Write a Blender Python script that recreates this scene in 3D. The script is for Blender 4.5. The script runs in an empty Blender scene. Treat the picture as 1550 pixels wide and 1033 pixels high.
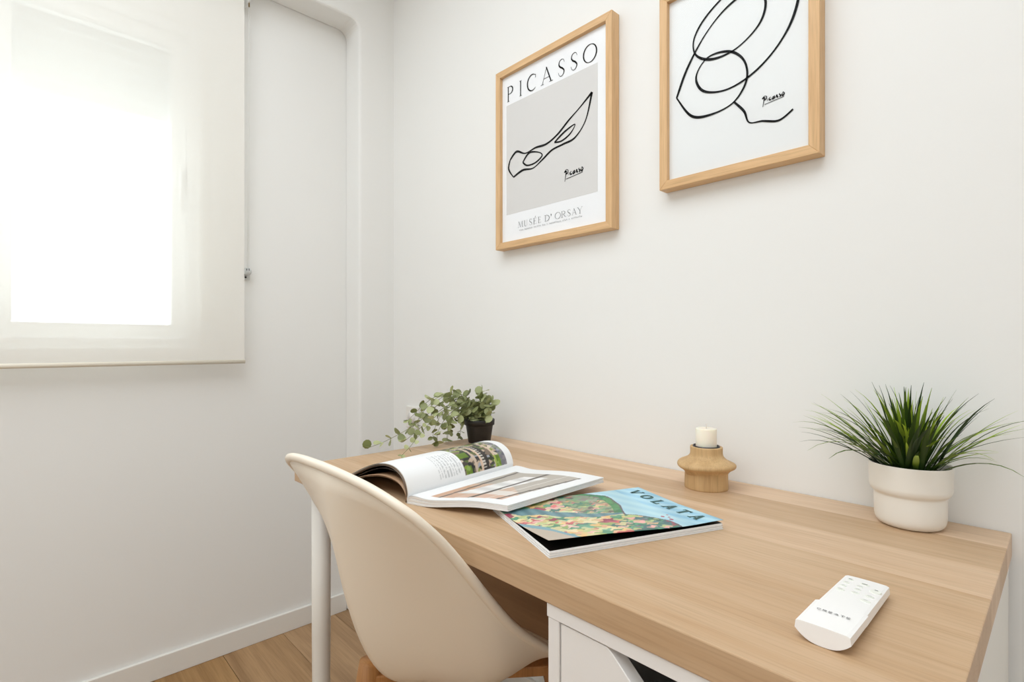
import bpy, bmesh, math, random
import numpy as np
from mathutils import Vector, Matrix

S = bpy.context.scene
COL = S.collection
R = math.radians
rnd = random.Random(7)

# ------------------------------------------------------------ camera, sky, lights, exposure
cam_d = bpy.data.cameras.new('camera')
cam = bpy.data.objects.new('camera', cam_d); COL.objects.link(cam)
cam.location = (0, 0, 1.0105); cam.rotation_euler = (R(90), 0, R(46.6))
cam_d.sensor_width = 36; cam_d.lens = 36 * 798 / 1550; cam_d.shift_y = 5.5 / 1550
cam_d.clip_start = .02
S.camera = cam

W = bpy.data.worlds.new('world'); S.world = W; W.use_nodes = True
W.node_tree.nodes['Background'].inputs[0].default_value = (.86, .95, 1, 1)
W.node_tree.nodes['Background'].inputs[1].default_value = 5.0

def area(name, loc, rot, sx, sy, power, color=(1, 1, 1), portal=False):
    l = bpy.data.lights.new(name, 'AREA'); l.shape = 'RECTANGLE'; l.size = sx; l.size_y = sy
    l.energy = power; l.color = color
    if portal: l.cycles.is_portal = True
    o = bpy.data.objects.new(name, l); COL.objects.link(o); o.location = loc; o.rotation_euler = rot
    return o
area('window_portal', (-2.06, -.07, 1.5), (0, R(-90), 0), 1.1, 1.0, 1, portal=True)
area('ceiling_fill_light', (-.55, -.35, 2.46), (0, 0, 0), 2.0, 1.7, 34.5, (.86, .93, .985))  # unseen soft fill added under the ceiling, no lamp fitting
area('rear_fill_light', (.9, -2.1, 1.35), (R(90), 0, 0), 1.4, 1.8, 11, (.86, .93, .99))  # unseen fill added behind the camera to even out the light, no doorway

S.view_settings.view_transform = 'Standard'; S.view_settings.look = 'None'
S.view_settings.exposure = 0.045; S.view_settings.gamma = 1; S.view_settings.use_curve_mapping = False
S.cycles.max_bounces = 10; S.cycles.diffuse_bounces = 6; S.cycles.transparent_max_bounces = 16
S.cycles.transmission_bounces = 8; S.cycles.sample_clamp_indirect = 8

# ------------------------------------------------------------ materials
def srgb(r, g, b):
    f = lambda c: (c / 255 / 12.92) if c <= 10.3 else ((c / 255 + .055) / 1.055) ** 2.4
    return (f(r), f(g), f(b), 1)
def mat(name, color, rough=.5, noise=None, bump=None, coat=0, spec=.5, metallic=0, sss=0):
    m = bpy.data.materials.new(name); m.use_nodes = True
    nt = m.node_tree; b = nt.nodes['Principled BSDF']
    b.inputs['Base Color'].default_value = color; b.inputs['Roughness'].default_value = rough
    b.inputs['Specular IOR Level'].default_value = spec; b.inputs['Metallic'].default_value = metallic
    b.inputs['Coat Weight'].default_value = coat
    if sss:
        b.inputs['Subsurface Weight'].default_value = sss; b.inputs['Subsurface Radius'].default_value = (.02, .012, .006)
        b.inputs['Subsurface Scale'].default_value = .5
    tc = nt.nodes.new('ShaderNodeTexCoord')
    if noise:
        sc, amt = noise
        n = nt.nodes.new('ShaderNodeTexNoise'); n.inputs['Scale'].default_value = sc; n.inputs['Detail'].default_value = 4
        nt.links.new(tc.outputs['Object'], n.inputs['Vector'])
        mx = nt.nodes.new('ShaderNodeMix'); mx.data_type = 'RGBA'
        mx.inputs['A'].default_value = tuple(c * (1 - amt) for c in color[:3]) + (1,)
        mx.inputs['B'].default_value = tuple(min(1, c * (1 + amt)) for c in color[:3]) + (1,)
        nt.links.new(n.outputs['Fac'], mx.inputs['Factor']); nt.links.new(mx.outputs['Result'], b.inputs['Base Color'])
    if bump:
        sc, st = bump
        n = nt.nodes.new('ShaderNodeTexNoise'); n.inputs['Scale'].default_value = sc; n.inputs['Detail'].default_value = 3
        nt.links.new(tc.outputs['Object'], n.inputs['Vector'])
        bp = nt.nodes.new('ShaderNodeBump'); bp.inputs['Strength'].default_value = st; bp.inputs['Distance'].default_value = .002
        nt.links.new(n.outputs['Fac'], bp.inputs['Height']); nt.links.new(bp.outputs['Normal'], b.inputs['Normal'])
    return m

def wood(name, dark, light, along=0, scale=1.0, strip=None, rough=.45, rand=0.0, grain=.5, detail=1.0):
    """oak: grain stretched along one axis; strip=(axis, width, offset, variation) for glued strips"""
    m = bpy.data.materials.new(name); m.use_nodes = True
    nt = m.node_tree; L = nt.links.new; N = nt.nodes.new; b = nt.nodes['Principled BSDF']
    b.inputs['Roughness'].default_value = rough; b.inputs['Specular IOR Level'].default_value = .35
    tc = N('ShaderNodeTexCoord'); src = tc.outputs['Object']
    if rand:
        oi = N('ShaderNodeObjectInfo'); sc = N('ShaderNodeVectorMath'); sc.operation = 'SCALE'
        cmb = N('ShaderNodeCombineXYZ'); [L(oi.outputs['Random'], cmb.inputs[i]) for i in range(3)]
        L(cmb.outputs[0], sc.inputs[0]); sc.inputs['Scale'].default_value = 17
        ad = N('ShaderNodeVectorMath'); L(src, ad.inputs[0]); L(sc.outputs[0], ad.inputs[1]); src = ad.outputs[0]
    val = None
    if strip:
        ax, wd, off, var = strip
        sp = N('ShaderNodeSeparateXYZ'); L(tc.outputs['Object'], sp.inputs[0])
        a = N('ShaderNodeMath'); a.operation = 'SUBTRACT'; L(sp.outputs[ax], a.inputs[0]); a.inputs[1].default_value = off
        d = N('ShaderNodeMath'); d.operation = 'DIVIDE'; L(a.outputs[0], d.inputs[0]); d.inputs[1].default_value = wd
        fl = N('ShaderNodeMath'); fl.operation = 'FLOOR'; L(d.outputs[0], fl.inputs[0])
        wn = N('ShaderNodeTexWhiteNoise'); wn.noise_dimensions = '1D'; L(fl.outputs[0], wn.inputs['W'])
        val = wn.outputs['Value']
        cm = N('ShaderNodeCombineXYZ'); ml = N('ShaderNodeMath'); ml.operation = 'MULTIPLY'; L(val, ml.inputs[0]); ml.inputs[1].default_value = 13
        [L(ml.outputs[0], cm.inputs[i]) for i in range(3)]
        ad = N('ShaderNodeVectorMath'); L(src, ad.inputs[0]); L(cm.outputs[0], ad.inputs[1]); src = ad.outputs[0]
    st = [34 * scale] * 3; st[along] = 2.2 * scale
    mp = N('ShaderNodeMapping'); mp.inputs['Scale'].default_value = st; L(src, mp.inputs['Vector'])
    n1 = N('ShaderNodeTexNoise'); n1.inputs['Scale'].default_value = 1; n1.inputs['Detail'].default_value = 4; n1.inputs['Distortion'].default_value = .6
    L(mp.outputs[0], n1.inputs['Vector'])
    st2 = [330 * scale] * 3; st2[along] = 12 * scale
    mp2 = N('ShaderNodeMapping'); mp2.inputs['Scale'].default_value = st2; L(src, mp2.inputs['Vector'])
    n2 = N('ShaderNodeTexNoise'); n2.inputs['Scale'].default_value = 1; n2.inputs['Detail'].default_value = 2; L(mp2.outputs[0], n2.inputs['Vector'])
    rp = N('ShaderNodeValToRGB'); rp.color_ramp.elements[0].color = dark; rp.color_ramp.elements[1].color = light
    rp.color_ramp.elements[0].position = .5 - grain * .5; rp.color_ramp.elements[1].position = .5 + grain * .35
    L(n1.outputs['Fac'], rp.inputs[0])
    rp2 = N('ShaderNodeValToRGB'); rp2.color_ramp.elements[0].color = (.74, .72, .68, 1); rp2.color_ramp.elements[1].color = (1, 1, 1, 1)
    rp2.color_ramp.elements[0].position = .28; rp2.color_ramp.elements[1].position = .55
    L(n2.outputs['Fac'], rp2.inputs[0])
    mx = N('ShaderNodeMix'); mx.data_type = 'RGBA'; mx.blend_type = 'MULTIPLY'; mx.inputs['Factor'].default_value = .6 * detail
    L(rp.outputs[0], mx.inputs['A']); L(rp2.outputs[0], mx.inputs['B'])
    out = mx.outputs['Result']
    if strip or rand:
        v = val if strip else oi.outputs['Random']
        var = strip[3] if strip else rand
        mr = N('ShaderNodeMapRange'); L(v, mr.inputs[0]); mr.inputs[3].default_value = 1 - var; mr.inputs[4].default_value = 1 + var * .5
        hs = N('ShaderNodeHueSaturation'); L(mr.outputs[0], hs.inputs['Value']); L(out, hs.inputs['Color'])
        mr2 = N('ShaderNodeMapRange'); L(v, mr2.inputs[0]); mr2.inputs[3].default_value = 1.12; mr2.inputs[4].default_value = .9
        L(mr2.outputs[0], hs.inputs['Saturation'])
        out = hs.outputs[0]
    L(out, b.inputs['Base Color'])
    bp = N('ShaderNodeBump'); bp.inputs['Strength'].default_value = .12; bp.inputs['Distance'].default_value = .0006
    L(n2.outputs['Fac'], bp.inputs['Height']); L(bp.outputs[0], b.inputs['Normal'])
    return m

M = {}
M['wall'] = mat('wall_paint', srgb(236, 235, 232), .85, noise=(1.5, .008), bump=(60, .06), spec=.2)
M['trim'] = mat('trim_white', srgb(232, 229, 223), .45)
M['ceiling'] = mat('ceiling_paint', srgb(240, 239, 236), .9)
M['desk'] = wood('desk_oak_print', srgb(206, 172, 138), srgb(219, 189, 158), 0, 1.0, strip=(1, .1045, .303, .2), detail=.75)
M['desk_panel'] = wood('desk_back_shaded_brown', srgb(130, 98, 68), srgb(148, 114, 82), 0, 1.0, detail=.5)  # brown darkened so the colour carries the shade under the desk
M['floor'] = wood('floor_oak', srgb(150, 116, 80), srgb(182, 146, 106), 0, .8, rand=.14, rough=.5)
M['frame'] = wood('frame_oak', srgb(206, 164, 116), srgb(226, 188, 142), 0, 1.2, grain=.7)
M['frame_v'] = wood('frame_oak_upright', srgb(206, 164, 116), srgb(226, 188, 142), 2, 1.2, grain=.7)
M['beech'] = wood('chair_beech', srgb(148, 98, 52), srgb(184, 130, 76), 2, 1.0)
M['holder'] = wood('holder_wood', srgb(182, 144, 98), srgb(216, 182, 134), 2, 1.3, grain=.8, rough=.6)
M['metal_white'] = mat('white_leg_metal', srgb(232, 228, 220), .35)
M['lacquer'] = mat('white_cabinet_lacquer', srgb(236, 232, 228), .4)
M['cab_side'] = mat('white_cabinet_side', srgb(236, 234, 228), .4)
M['shell'] = mat('chair_plastic', srgb(242, 230, 212), .38, spec=.5)
M['dark'] = mat('dark_plastic', srgb(30, 28, 27), .5, bump=(200, .1))
M['soil'] = mat('dark_soil', srgb(36, 34, 26), .9, noise=(90, .4))
M['ceramic'] = mat('warm_white_ceramic', srgb(236, 231, 222), .32, bump=(25, .03))
M['wax'] = mat('candle_wax', srgb(243, 235, 218), .45, sss=.4)
M['wick'] = mat('candle_wick', srgb(225, 215, 205), .8)
M['tin'] = mat('dark_tin_cup', srgb(58, 58, 62), .35, metallic=.8)
M['paper'] = mat('white_paper', srgb(240, 240, 240), .5)
M['poster'] = mat('poster_paper', srgb(240, 241, 243), .7, spec=.15)
M['poster_grey'] = mat('poster_grey_print', srgb(216, 214, 212), .7, spec=.15)
M['poster_b'] = mat('poster_offwhite', srgb(236, 237, 236), .7, spec=.15)
M['ink'] = mat('black_ink', srgb(24, 24, 24), .7, spec=.1)
M['ink_grey'] = mat('grey_ink', srgb(120, 120, 122), .7, spec=.1)
M['ink_light'] = mat('light_grey_ink', srgb(196, 197, 199), .7, spec=.1)
M['ink_green'] = mat('dark_green_ink', srgb(30, 84, 84), .5)
M['black_page'] = mat('black_page', srgb(10, 9, 10), .5, spec=.2)
M['remote'] = mat('remote_plastic', srgb(243, 241, 239), .3)
M['remote_btn'] = mat('remote_button_rubber', srgb(234, 235, 226), .5)
M['pvc'] = mat('white_pvc', srgb(240, 240, 238), .35)
M['shutter'] = mat('shutter_slat', srgb(190, 192, 190), .6)
M['bar'] = mat('blind_bar', srgb(228, 220, 204), .4)
M['chain'] = mat('bead_chain', srgb(232, 231, 226), .35)
M['brass'] = mat('brass_joint', srgb(140, 116, 78), .35, metallic=.7)
M['clear'] = mat('clear_plastic', srgb(214, 216, 214), .2)
M['stem'] = mat('plant_stem', srgb(122, 128, 84), .6)

def glass(name):
    m = bpy.data.materials.new(name); m.use_nodes = True; nt = m.node_tree; N = nt.nodes.new; L = nt.links.new
    nt.nodes.remove(nt.nodes['Principled BSDF'])
    t = N('ShaderNodeBsdfTransparent'); t.inputs[0].default_value = (.97, .98, .975, 1)
    g = N('ShaderNodeBsdfGlossy'); g.inputs['Roughness'].default_value = .03
    fr = N('ShaderNodeFresnel'); fr.inputs['IOR'].default_value = 1.25
    mx = N('ShaderNodeMixShader'); L(fr.outputs[0], mx.inputs[0]); L(t.outputs[0], mx.inputs[1]); L(g.outputs[0], mx.inputs[2])
    L(mx.outputs[0], nt.nodes['Material Output'].inputs[0]); return m
M['glass'] = glass('window_glass')

def picglass():
    m = glass('picture_glass'); n = m.node_tree.nodes
    n['Transparent BSDF'].inputs[0].default_value = (1, 1, 1, 1); n['Fresnel'].inputs[0].default_value = 1.12
    return m
M['picglass'] = picglass()
def fabric():
    m = bpy.data.materials.new('blind_fabric'); m.use_nodes = True; nt = m.node_tree; N = nt.nodes.new; L = nt.links.new
    nt.nodes.remove(nt.nodes['Principled BSDF'])
    d = N('ShaderNodeBsdfDiffuse'); d.inputs[0].default_value = srgb(244, 241, 234)
    t = N('ShaderNodeBsdfTranslucent'); t.inputs[0].default_value = srgb(244, 244, 242)
    p = N('ShaderNodeBsdfTransparent'); p.inputs[0].default_value = (1, 1, 1, 1)
    m1 = N('ShaderNodeMixShader'); m1.inputs[0].default_value = .075; L(d.outputs[0], m1.inputs[1]); L(t.outputs[0], m1.inputs[2])
    m2 = N('ShaderNodeMixShader'); m2.inputs[0].default_value = .25; L(m1.outputs[0], m2.inputs[1]); L(p.outputs[0], m2.inputs[2])
    L(m2.outputs[0], nt.nodes['Material Output'].inputs[0]); return m
M['fabric'] = fabric()
def thin_slat():
    m = bpy.data.materials.new('shutter_slat_plastic'); m.use_nodes = True; nt = m.node_tree; N = nt.nodes.new; L = nt.links.new
    b = nt.nodes['Principled BSDF']; b.inputs['Base Color'].default_value = srgb(232, 233, 230); b.inputs['Roughness'].default_value = .5
    t = N('ShaderNodeBsdfTranslucent'); t.inputs[0].default_value = srgb(240, 240, 238)
    mx = N('ShaderNodeMixShader'); mx.inputs[0].default_value = .05; L(b.outputs[0], mx.inputs[1]); L(t.outputs[0], mx.inputs[2])
    L(mx.outputs[0], nt.nodes['Material Output'].inputs[0]); return m
M['shutter'] = thin_slat()

def vcol(name, rough=.4, spec=.4):
    m = bpy.data.materials.new(name); m.use_nodes = True; nt = m.node_tree
    a = nt.nodes.new('ShaderNodeAttribute'); a.attribute_name = 'print'
    b = nt.nodes['Principled BSDF']; nt.links.new(a.outputs['Color'], b.inputs['Base Color'])
    b.inputs['Roughness'].default_value = rough; b.inputs['Specular IOR Level'].default_value = spec
    return m
M['print'] = vcol('printed_paper', .38, .4)

def leafmat(name, a, b, tip=None):
    m = bpy.data.materials.new(name); m.use_nodes = True; nt = m.node_tree; N = nt.nodes.new; L = nt.links.new
    bs = nt.nodes['Principled BSDF']; bs.inputs['Roughness'].default_value = .5
    oi = N('ShaderNodeObjectInfo'); mx = N('ShaderNodeMix'); mx.data_type = 'RGBA'
    mx.inputs['A'].default_value = a; mx.inputs['B'].default_value = b; L(oi.outputs['Random'], mx.inputs['Factor'])
    out = mx.outputs['Result']
    if tip:
        at = N('ShaderNodeAttribute'); at.attribute_name = 'along'
        rp = N('ShaderNodeValToRGB'); rp.color_ramp.elements[0].position = .15; rp.color_ramp.elements[1].position = 1
        L(at.outputs['Fac'], rp.inputs[0])
        rp.color_ramp.elements[0].color = (0, 0, 0, 1); rp.color_ramp.elements[1].color = (1, 1, 1, 1)
        mu = N('ShaderNodeMath'); mu.operation = 'MULTIPLY'; L(rp.outputs[0], mu.inputs[0])
        mr = N('ShaderNodeMapRange'); L(oi.outputs['Random'], mr.inputs[0]); mr.inputs[1].default_value = .25; mr.inputs[2].default_value = .8
        L(mr.outputs[0], mu.inputs[1])
        m3 = N('ShaderNodeMix'); m3.data_type = 'RGBA'; L(mu.outputs[0], m3.inputs['Factor']); L(out, m3.inputs['A']); m3.inputs['B'].default_value = tip
        out = m3.outputs['Result']
    L(out, bs.inputs['Base Color'])
    bs.inputs['Subsurface Weight'].default_value = 0
    tl = N('ShaderNodeBsdfTranslucent'); L(out, tl.inputs[0])
    ms = N('ShaderNodeMixShader'); ms.inputs[0].default_value = .18
    L(bs.outputs[0], ms.inputs[1]); L(tl.outputs[0], ms.inputs[2]); L(ms.outputs[0], nt.nodes['Material Output'].inputs[0])
    return m
M['sage'] = leafmat('sage_leaf', srgb(122, 130, 78), srgb(190, 196, 146))
M['grass'] = leafmat('grass_blade', srgb(30, 56, 16), srgb(66, 98, 30), srgb(182, 212, 60))

# ------------------------------------------------------------ builders
def link(name, me, m, parent=None, origin=None):
    o = bpy.data.objects.new(name, me); COL.objects.link(o)
    if m is not None and not me.materials: me.materials.append(m)
    if parent is not None:
        o.parent = parent
    elif origin is not None:
        o.location = origin
    return o
def worldloc(o):
    v = Vector(o.location)
    while o.parent: o = o.parent; v = v + Vector(o.location)
    return v
class G:
    """mesh gatherer, all coordinates in world space"""
    def __init__(s): s.v = []; s.f = []; s.sm = []
    def add(s, vs, fs, smooth=False):
        n = len(s.v); s.v += [tuple(p) for p in vs]; s.f += [tuple(i + n for i in f) for f in fs]; s.sm += [smooth] * len(fs)
        return s
    def box(s, x0, x1, y0, y1, z0, z1):
        return s.add([(x0, y0, z0), (x1, y0, z0), (x1, y1, z0), (x0, y1, z0), (x0, y0, z1), (x1, y0, z1), (x1, y1, z1), (x0, y1, z1)],
                     [(0, 3, 2, 1), (4, 5, 6, 7), (0, 1, 5, 4), (1, 2, 6, 5), (2, 3, 7, 6), (3, 0, 4, 7)])
    def prism(s, pts, axis, a, b):
        n = len(pts)
        def mk(p, t):
            q = list(p); q.insert(axis, t); return q
        vs = [mk(p, a) for p in pts] + [mk(p, b) for p in pts]
        fs = [tuple(range(n)), tuple(range(2 * n - 1, n - 1, -1))] + [(i, i + n, (i + 1) % n + n, (i + 1) % n) for i in range(n)]
        return s.add(vs, fs)
    def lathe(s, c, prof, n=48, cap=True):
        vs = []; fs = []
        for r, z in prof:
            for k in range(n):
                a = 2 * math.pi * k / n; vs.append((c[0] + r * math.cos(a), c[1] + r * math.sin(a), c[2] + z))
        for i in range(len(prof) - 1):
            for k in range(n):
                fs.append((i * n + k, i * n + (k + 1) % n, (i + 1) * n + (k + 1) % n, (i + 1) * n + k))
        s.add(vs, fs, True)
        if cap:
            m = len(s.v) - len(vs)
            s.f.append(tuple(m + k for k in range(n))[::-1]); s.sm.append(False)
            s.f.append(tuple(m + (len(prof) - 1) * n + k for k in range(n))); s.sm.append(False)
        return s
    def tube(s, pts, r, n=8, caps=True, flat=1.0):
        pts = [Vector(p) for p in pts]; m = len(pts)
        rs = r if isinstance(r, (list, tuple)) else [r] * m
        up = None; vs = []; fs = []
        for i, p in enumerate(pts):
            t = (pts[min(i + 1, m - 1)] - pts[max(i - 1, 0)]).normalized()
            if up is None:
                up = Vector((0, 0, 1)) if abs(t.z) < .9 else Vector((1, 0, 0))
            a = (up - t * up.dot(t)).normalized(); b = t.cross(a); up = a
            for k in range(n):
                q = 2 * math.pi * k / n
                vs.append(p + a * (rs[i] * math.cos(q)) + b * (rs[i] * flat * math.sin(q)))
        for i in range(m - 1):
            for k in range(n): fs.append((i * n + k, i * n + (k + 1) % n, (i + 1) * n + (k + 1) % n, (i + 1) * n + k))
        if caps: fs += [tuple(range(n))[::-1], tuple((m - 1) * n + k for k in range(n))]
        return s.add(vs, fs, True)
    def grid(s, P, smooth=True, closed=False):
        a = len(P); b = len(P[0]); fs = []
        for i in range(a - 1):
            for j in range(b - 1 + (1 if closed else 0)):
                k = (j + 1) % b
                fs.append((i * b + j, i * b + k, (i + 1) * b + k, (i + 1) * b + j))
        return s.add([q for r in P for q in r], fs, smooth)
    def ribbon(s, pts, w, y, t=.0004):
        """flat pen stroke on a wall plane y (points are x,z); w = width or list"""
        m = len(pts); ws = w if isinstance(w, (list, tuple)) else [w] * m; vs = []
        for i, (x, z) in enumerate(pts):
            x0, z0 = pts[max(i - 1, 0)]; x1, z1 = pts[min(i + 1, m - 1)]
            dx, dz = x1 - x0, z1 - z0; l = math.hypot(dx, dz) or 1
            nx, nz = -dz / l * ws[i] / 2, dx / l * ws[i] / 2
            vs += [(x + nx, y, z + nz), (x - nx, y, z - nz)]
        return s.add(vs, [(2 * i, 2 * i + 1, 2 * i + 3, 2 * i + 2) for i in range(m - 1)])
    def build(s, name, m, parent=None, bevel=0, seg=2, autosmooth=False, origin=None):
        o0 = worldloc(parent) if parent is not None else Vector(origin or (0, 0, 0))
        me = bpy.data.meshes.new(name)
        me.from_pydata([tuple(Vector(p) - o0) for p in s.v], [], s.f); me.update()
        me.polygons.foreach_set('use_smooth', s.sm)
        o = link(name, me, m, parent, origin)
        bm = bmesh.new(); bm.from_mesh(me); bmesh.ops.recalc_face_normals(bm, faces=bm.faces)
        if bevel:
            bmesh.ops.remove_doubles(bm, verts=bm.verts, dist=1e-6)
            es = [e for e in bm.edges if len(e.link_faces) == 2 and e.calc_face_angle(0) > .6]
            bmesh.ops.bevel(bm, geom=es, offset=bevel, segments=seg, profile=.5, affect='EDGES', clamp_overlap=True)
        bm.to_mesh(me); bm.free(); me.update()
        return o
def thing(name, label, cat, loc, group=None):
    o = bpy.data.objects.new(name, None); COL.objects.link(o); o.location = loc; o.empty_display_size = .05
    o['label'] = label; o['category'] = cat
    if group: o['group'] = group
    return o
def struct(o, label=None, cat=None):
    o['kind'] = 'structure'
    if label: o['label'] = label
    if cat: o['category'] = cat
    return o
def crom(pts, n=8, closed=False):
    pts = [tuple(p) for p in pts]; out = []
    Q = ([pts[-1]] + pts + pts[:2]) if closed else ([pts[0]] + pts + [pts[-1]])
    m = len(pts) if closed else len(pts) - 1
    for i in range(m):
        a, b, c, d = Q[i:i + 4]
        for k in range(n):
            t = k / n
            out.append(tuple(.5 * (2 * q + (-p + r) * t + (2 * p - 5 * q + 4 * r - s_) * t * t + (-p + 3 * q - 3 * r + s_) * t ** 3) for p, q, r, s_ in zip(a, b, c, d)))
    out.append(pts[0] if closed else pts[-1]); return out

# ------------------------------------------------------------ room shell
XB, XF, YB, YE, ZC = -1.9, -1.79, 1.065, .922, 2.5     # niche back, wall face, back wall, niche edge, ceiling
ZL = 2.2                                               # niche head
XR, YF = 1.6, -2.2
fl = struct(G().box(-2.05, XR, YF, YB, -.06, -.012).build('floor', M['floor'], origin=(0, 0, 0)), 'oak plank floor below the desk and chair', 'floor')
pw, pl = .19, 1.3
pm = {}
row = 0; y = YB - pw
while y > YF - pw:
    x = -1.9 + [0, -.75, -.3, -1.05][row % 4]
    while x < XR:
        xa, xb = max(x, -1.9), min(x + pl, XR)
        ya = max(y, YF)
        if xb - xa > .02:
            key = (round(xb - xa, 3), round(y + pw - ya, 3))
            if key not in pm:
                g = G().box(0, key[0] - .0012, 0, key[1] - .0012, -.012, 0)
                o = g.build('plank', M['floor'], bevel=.0008, seg=1); pm[key] = o.data; o.parent = fl
            else:
                o = bpy.data.objects.new('plank', pm[key]); COL.objects.link(o); o.parent = fl
            o.location = (xa, ya, 0)
        x += pl
    y -= pw; row += 1
struct(G().box(-2.05, XR, YF, YB, ZC, ZC + .05).build('ceiling', M['ceiling'], origin=(0, 0, ZC)), 'plain white ceiling', 'ceiling')
struct(G().box(-2.05, XR + .1, YB, YB + .1, -.06, ZC).build('wall_back', M['wall'], origin=(0, YB, 0)), 'plain white wall behind the desk carrying the two pictures', 'wall')
struct(G().box(XR, XR + .1, YF, YB, -.06, ZC).build('wall_right', M['wall'], origin=(XR, 0, 0)), 'plain white side wall opposite the window', 'wall')
struct(G().box(-2.05, XR + .1, YF - .1, YF, -.06, ZC).build('wall_front', M['wall'], origin=(0, YF, 0)), 'plain white wall facing the desk', 'wall')
# left wall: face plate with a niche that has rounded upper corners, niche back with the window hole
g = G(); rr = .035; YL = -1.1
pts = [(YB + .05, 0), (YB + .05, ZC), (YF, ZC), (YF, 0), (YL, 0)]
pts += [(YL, ZL - rr)] + [(YL + rr - rr * math.cos(a), ZL - rr + rr * math.sin(a)) for a in [R(q) for q in range(15, 90, 15)]] + [(YL + rr, ZL)]
pts += [(YE - rr, ZL)] + [(YE - rr + rr * math.sin(a), ZL - rr + rr * math.cos(a)) for a in [R(q) for q in range(15, 90, 15)]] + [(YE, ZL - rr), (YE, 0)]
g.prism(pts, 0, XB - .001, XF)
wl = struct(g.build('wall_left', M['wall'], bevel=.01, seg=3, origin=(XF, 0, 0)), 'white window wall with a shallow round-cornered niche', 'wall')
wy0, wy1, wz0, wz1 = -.56, .43, 1.0, 2.02
g = G()
for (a, b, c, d) in [(YF, wy0, 0, ZC), (wy1, YB, 0, ZC), (wy0, wy1, 0, wz0), (wy0, wy1, wz1, ZC)]:
    g.box(XB - .15, XB, a, b, c, d)
g.build('niche_back', M['wall'], wl)
# baseboards
def baseboard(name, g, lab): return struct(g.build(name, M['trim'], bevel=.002, origin=(0, 0, 0)), lab, 'baseboard')
baseboard('baseboard_left', G().box(XB, XB + .012, YL, YE - .001, 0, .067), 'white baseboard along the foot of the window wall')
baseboard('baseboard_back', G().box(XF, XR, YB - .012, YB, 0, .067), 'white baseboard along the wall behind the desk')
# window: frame, sashes, panes, handle, shutter with slats, strap
win = bpy.data.objects.new('window_1', None); COL.objects.link(win); win.location = (XB - .05, -.065, wz0)
win['kind'] = 'structure'; win['label'] = 'white framed window glowing behind the roller blind'; win['category'] = 'window'
xg = XB - .04
def ring(x0, x1, y0, y1, z0, z1, w, name, parent, m):
    g = G(); g.box(x0, x1, y0, y0 + w, z0, z1); g.box(x0, x1, y1 - w, y1, z0, z1); g.box(x0, x1, y0 + w, y1 - w, z0, z0 + w); g.box(x0, x1, y0 + w, y1 - w, z1 - w, z1)
    return g.build(name, m, parent)
ring(XB - .10, XB - .01, wy0, wy1, wz0, wz1, .03, 'frame', win, M['pvc'])
for k, (a, b) in enumerate([(-.045, wy1 - .03), (wy0 + .03, -.045)]):
    s_ = ring(XB - .085, XB - .03, a + .001, b - .001, wz0 + .031, wz1 - .031, .035 if k else .04, 'sash', win, M['pvc'])
    G().box(XB - .06, XB - .056, a + .036, b - .036, wz0 + .066, wz1 - .066).build('pane', M['glass'], s_)
    if k == 0:
        hg = G(); hg.box(XB - .03, XB - .02, b - .034, b - .008, 1.50, 1.57); hg.tube([(XB - .022, b - .02, 1.555), (XB - .005, b - .02, 1.555), (XB - .004, b - .02, 1.44)], .006, 8)
        hg.build('handle', M['pvc'], s_)
    G().box(XB - .035, XB - .028, a + .036, b - .036, wz0 + .066, wz0 + .072).build('glazing_bead', M['pvc'], s_)
sh = G().box(XB - .14, XB - .115, wy0 + .005, wy1 - .005, 1.99, 2.02).build('shutter', M['shutter'], win)
for k in range(7):
    z = 1.735 + .04 * k
    g = G(); g.box(XB - .134, XB - .124, wy0 + .006, wy1 - .006, z, z + .0385); g.build('slat', M['shutter'], sh, bevel=.003, seg=1)
G().box(XB, XB + .0025, .437, .455, 1.12, ZL).build('shutter_strap', M['trim'], win)
G().box(XB, XB + .012, .43, .462, 1.098, 1.125).build('strap_outlet', M['trim'], win, bevel=.002)

# ------------------------------------------------------------ roller blind
bx = -1.842; by0, by1, bz = -.68, .545, .958
bl = thing('roller_blind', 'sheer off-white roller blind drawn down over the bright window', 'blind', (bx, -.07, bz))
g = G(); P = []
for i in range(31):
    z = bz + (2.16 - bz) * i / 30
    P.append([(bx + .0006 * math.sin(z * 7 + yy * 3), yy, z) for yy in [by0 + (by1 - by0) * j / 20 for j in range(21)]])
g.grid(P); g.build('fabric', M['fabric'], bl)
g = G(); g.tube([(bx, by0, bz - .002), (bx, by1 + .002, bz - .002)], .0065, 14, flat=.75); g.build('bottom_bar', M['bar'], bl)
g = G(); g.tube([(bx - .012, by0 - .01, 2.165), (bx - .012, by1 + .01, 2.165)], .017, 18); g.build('roller', M['fabric'], bl)
for yy in (by0 - .014, by1 + .012):
    G().box(bx - .045, bx + .015, yy, yy + .004, 2.13, 2.198).build('bracket', M['pvc'], bl, bevel=.001)
yc = .565
g = G(); g.tube([(bx - .006, yc - .004, 2.15), (XB + .03, yc - .003, 1.252)], .0005, 6); g.tube([(bx - .018, yc + .004, 2.15), (XB + .02, yc + .004, 1.252)], .0005, 6)
ch = g.build('chain', M['chain'], bl)
g = G(); g.box(bx - .008, bx - .002, yc - .007, yc - .001, 2.145, 2.175); g.tube([(bx - .005, yc - .004, 2.118), (bx - .005, yc - .004, 2.15)], .0022, 8)
g.build('chain_connector', M['brass'], bl)
g = G(); g.box(XB, XB + .006, yc - .012, yc + .013, 1.228, 1.268)
g.tube([(XB + .004, yc, 1.252), (XB + .032, yc, 1.252)], .011, 14)
te = g.build('chain_tensioner', M['clear'], bl, bevel=0)
g = G(); g.tube([(XB + .006, yc - .001, 1.236), (XB + .009, yc - .001, 1.236)], .003, 10); g.build('screw', M['tin'], te)
g = G()
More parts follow.
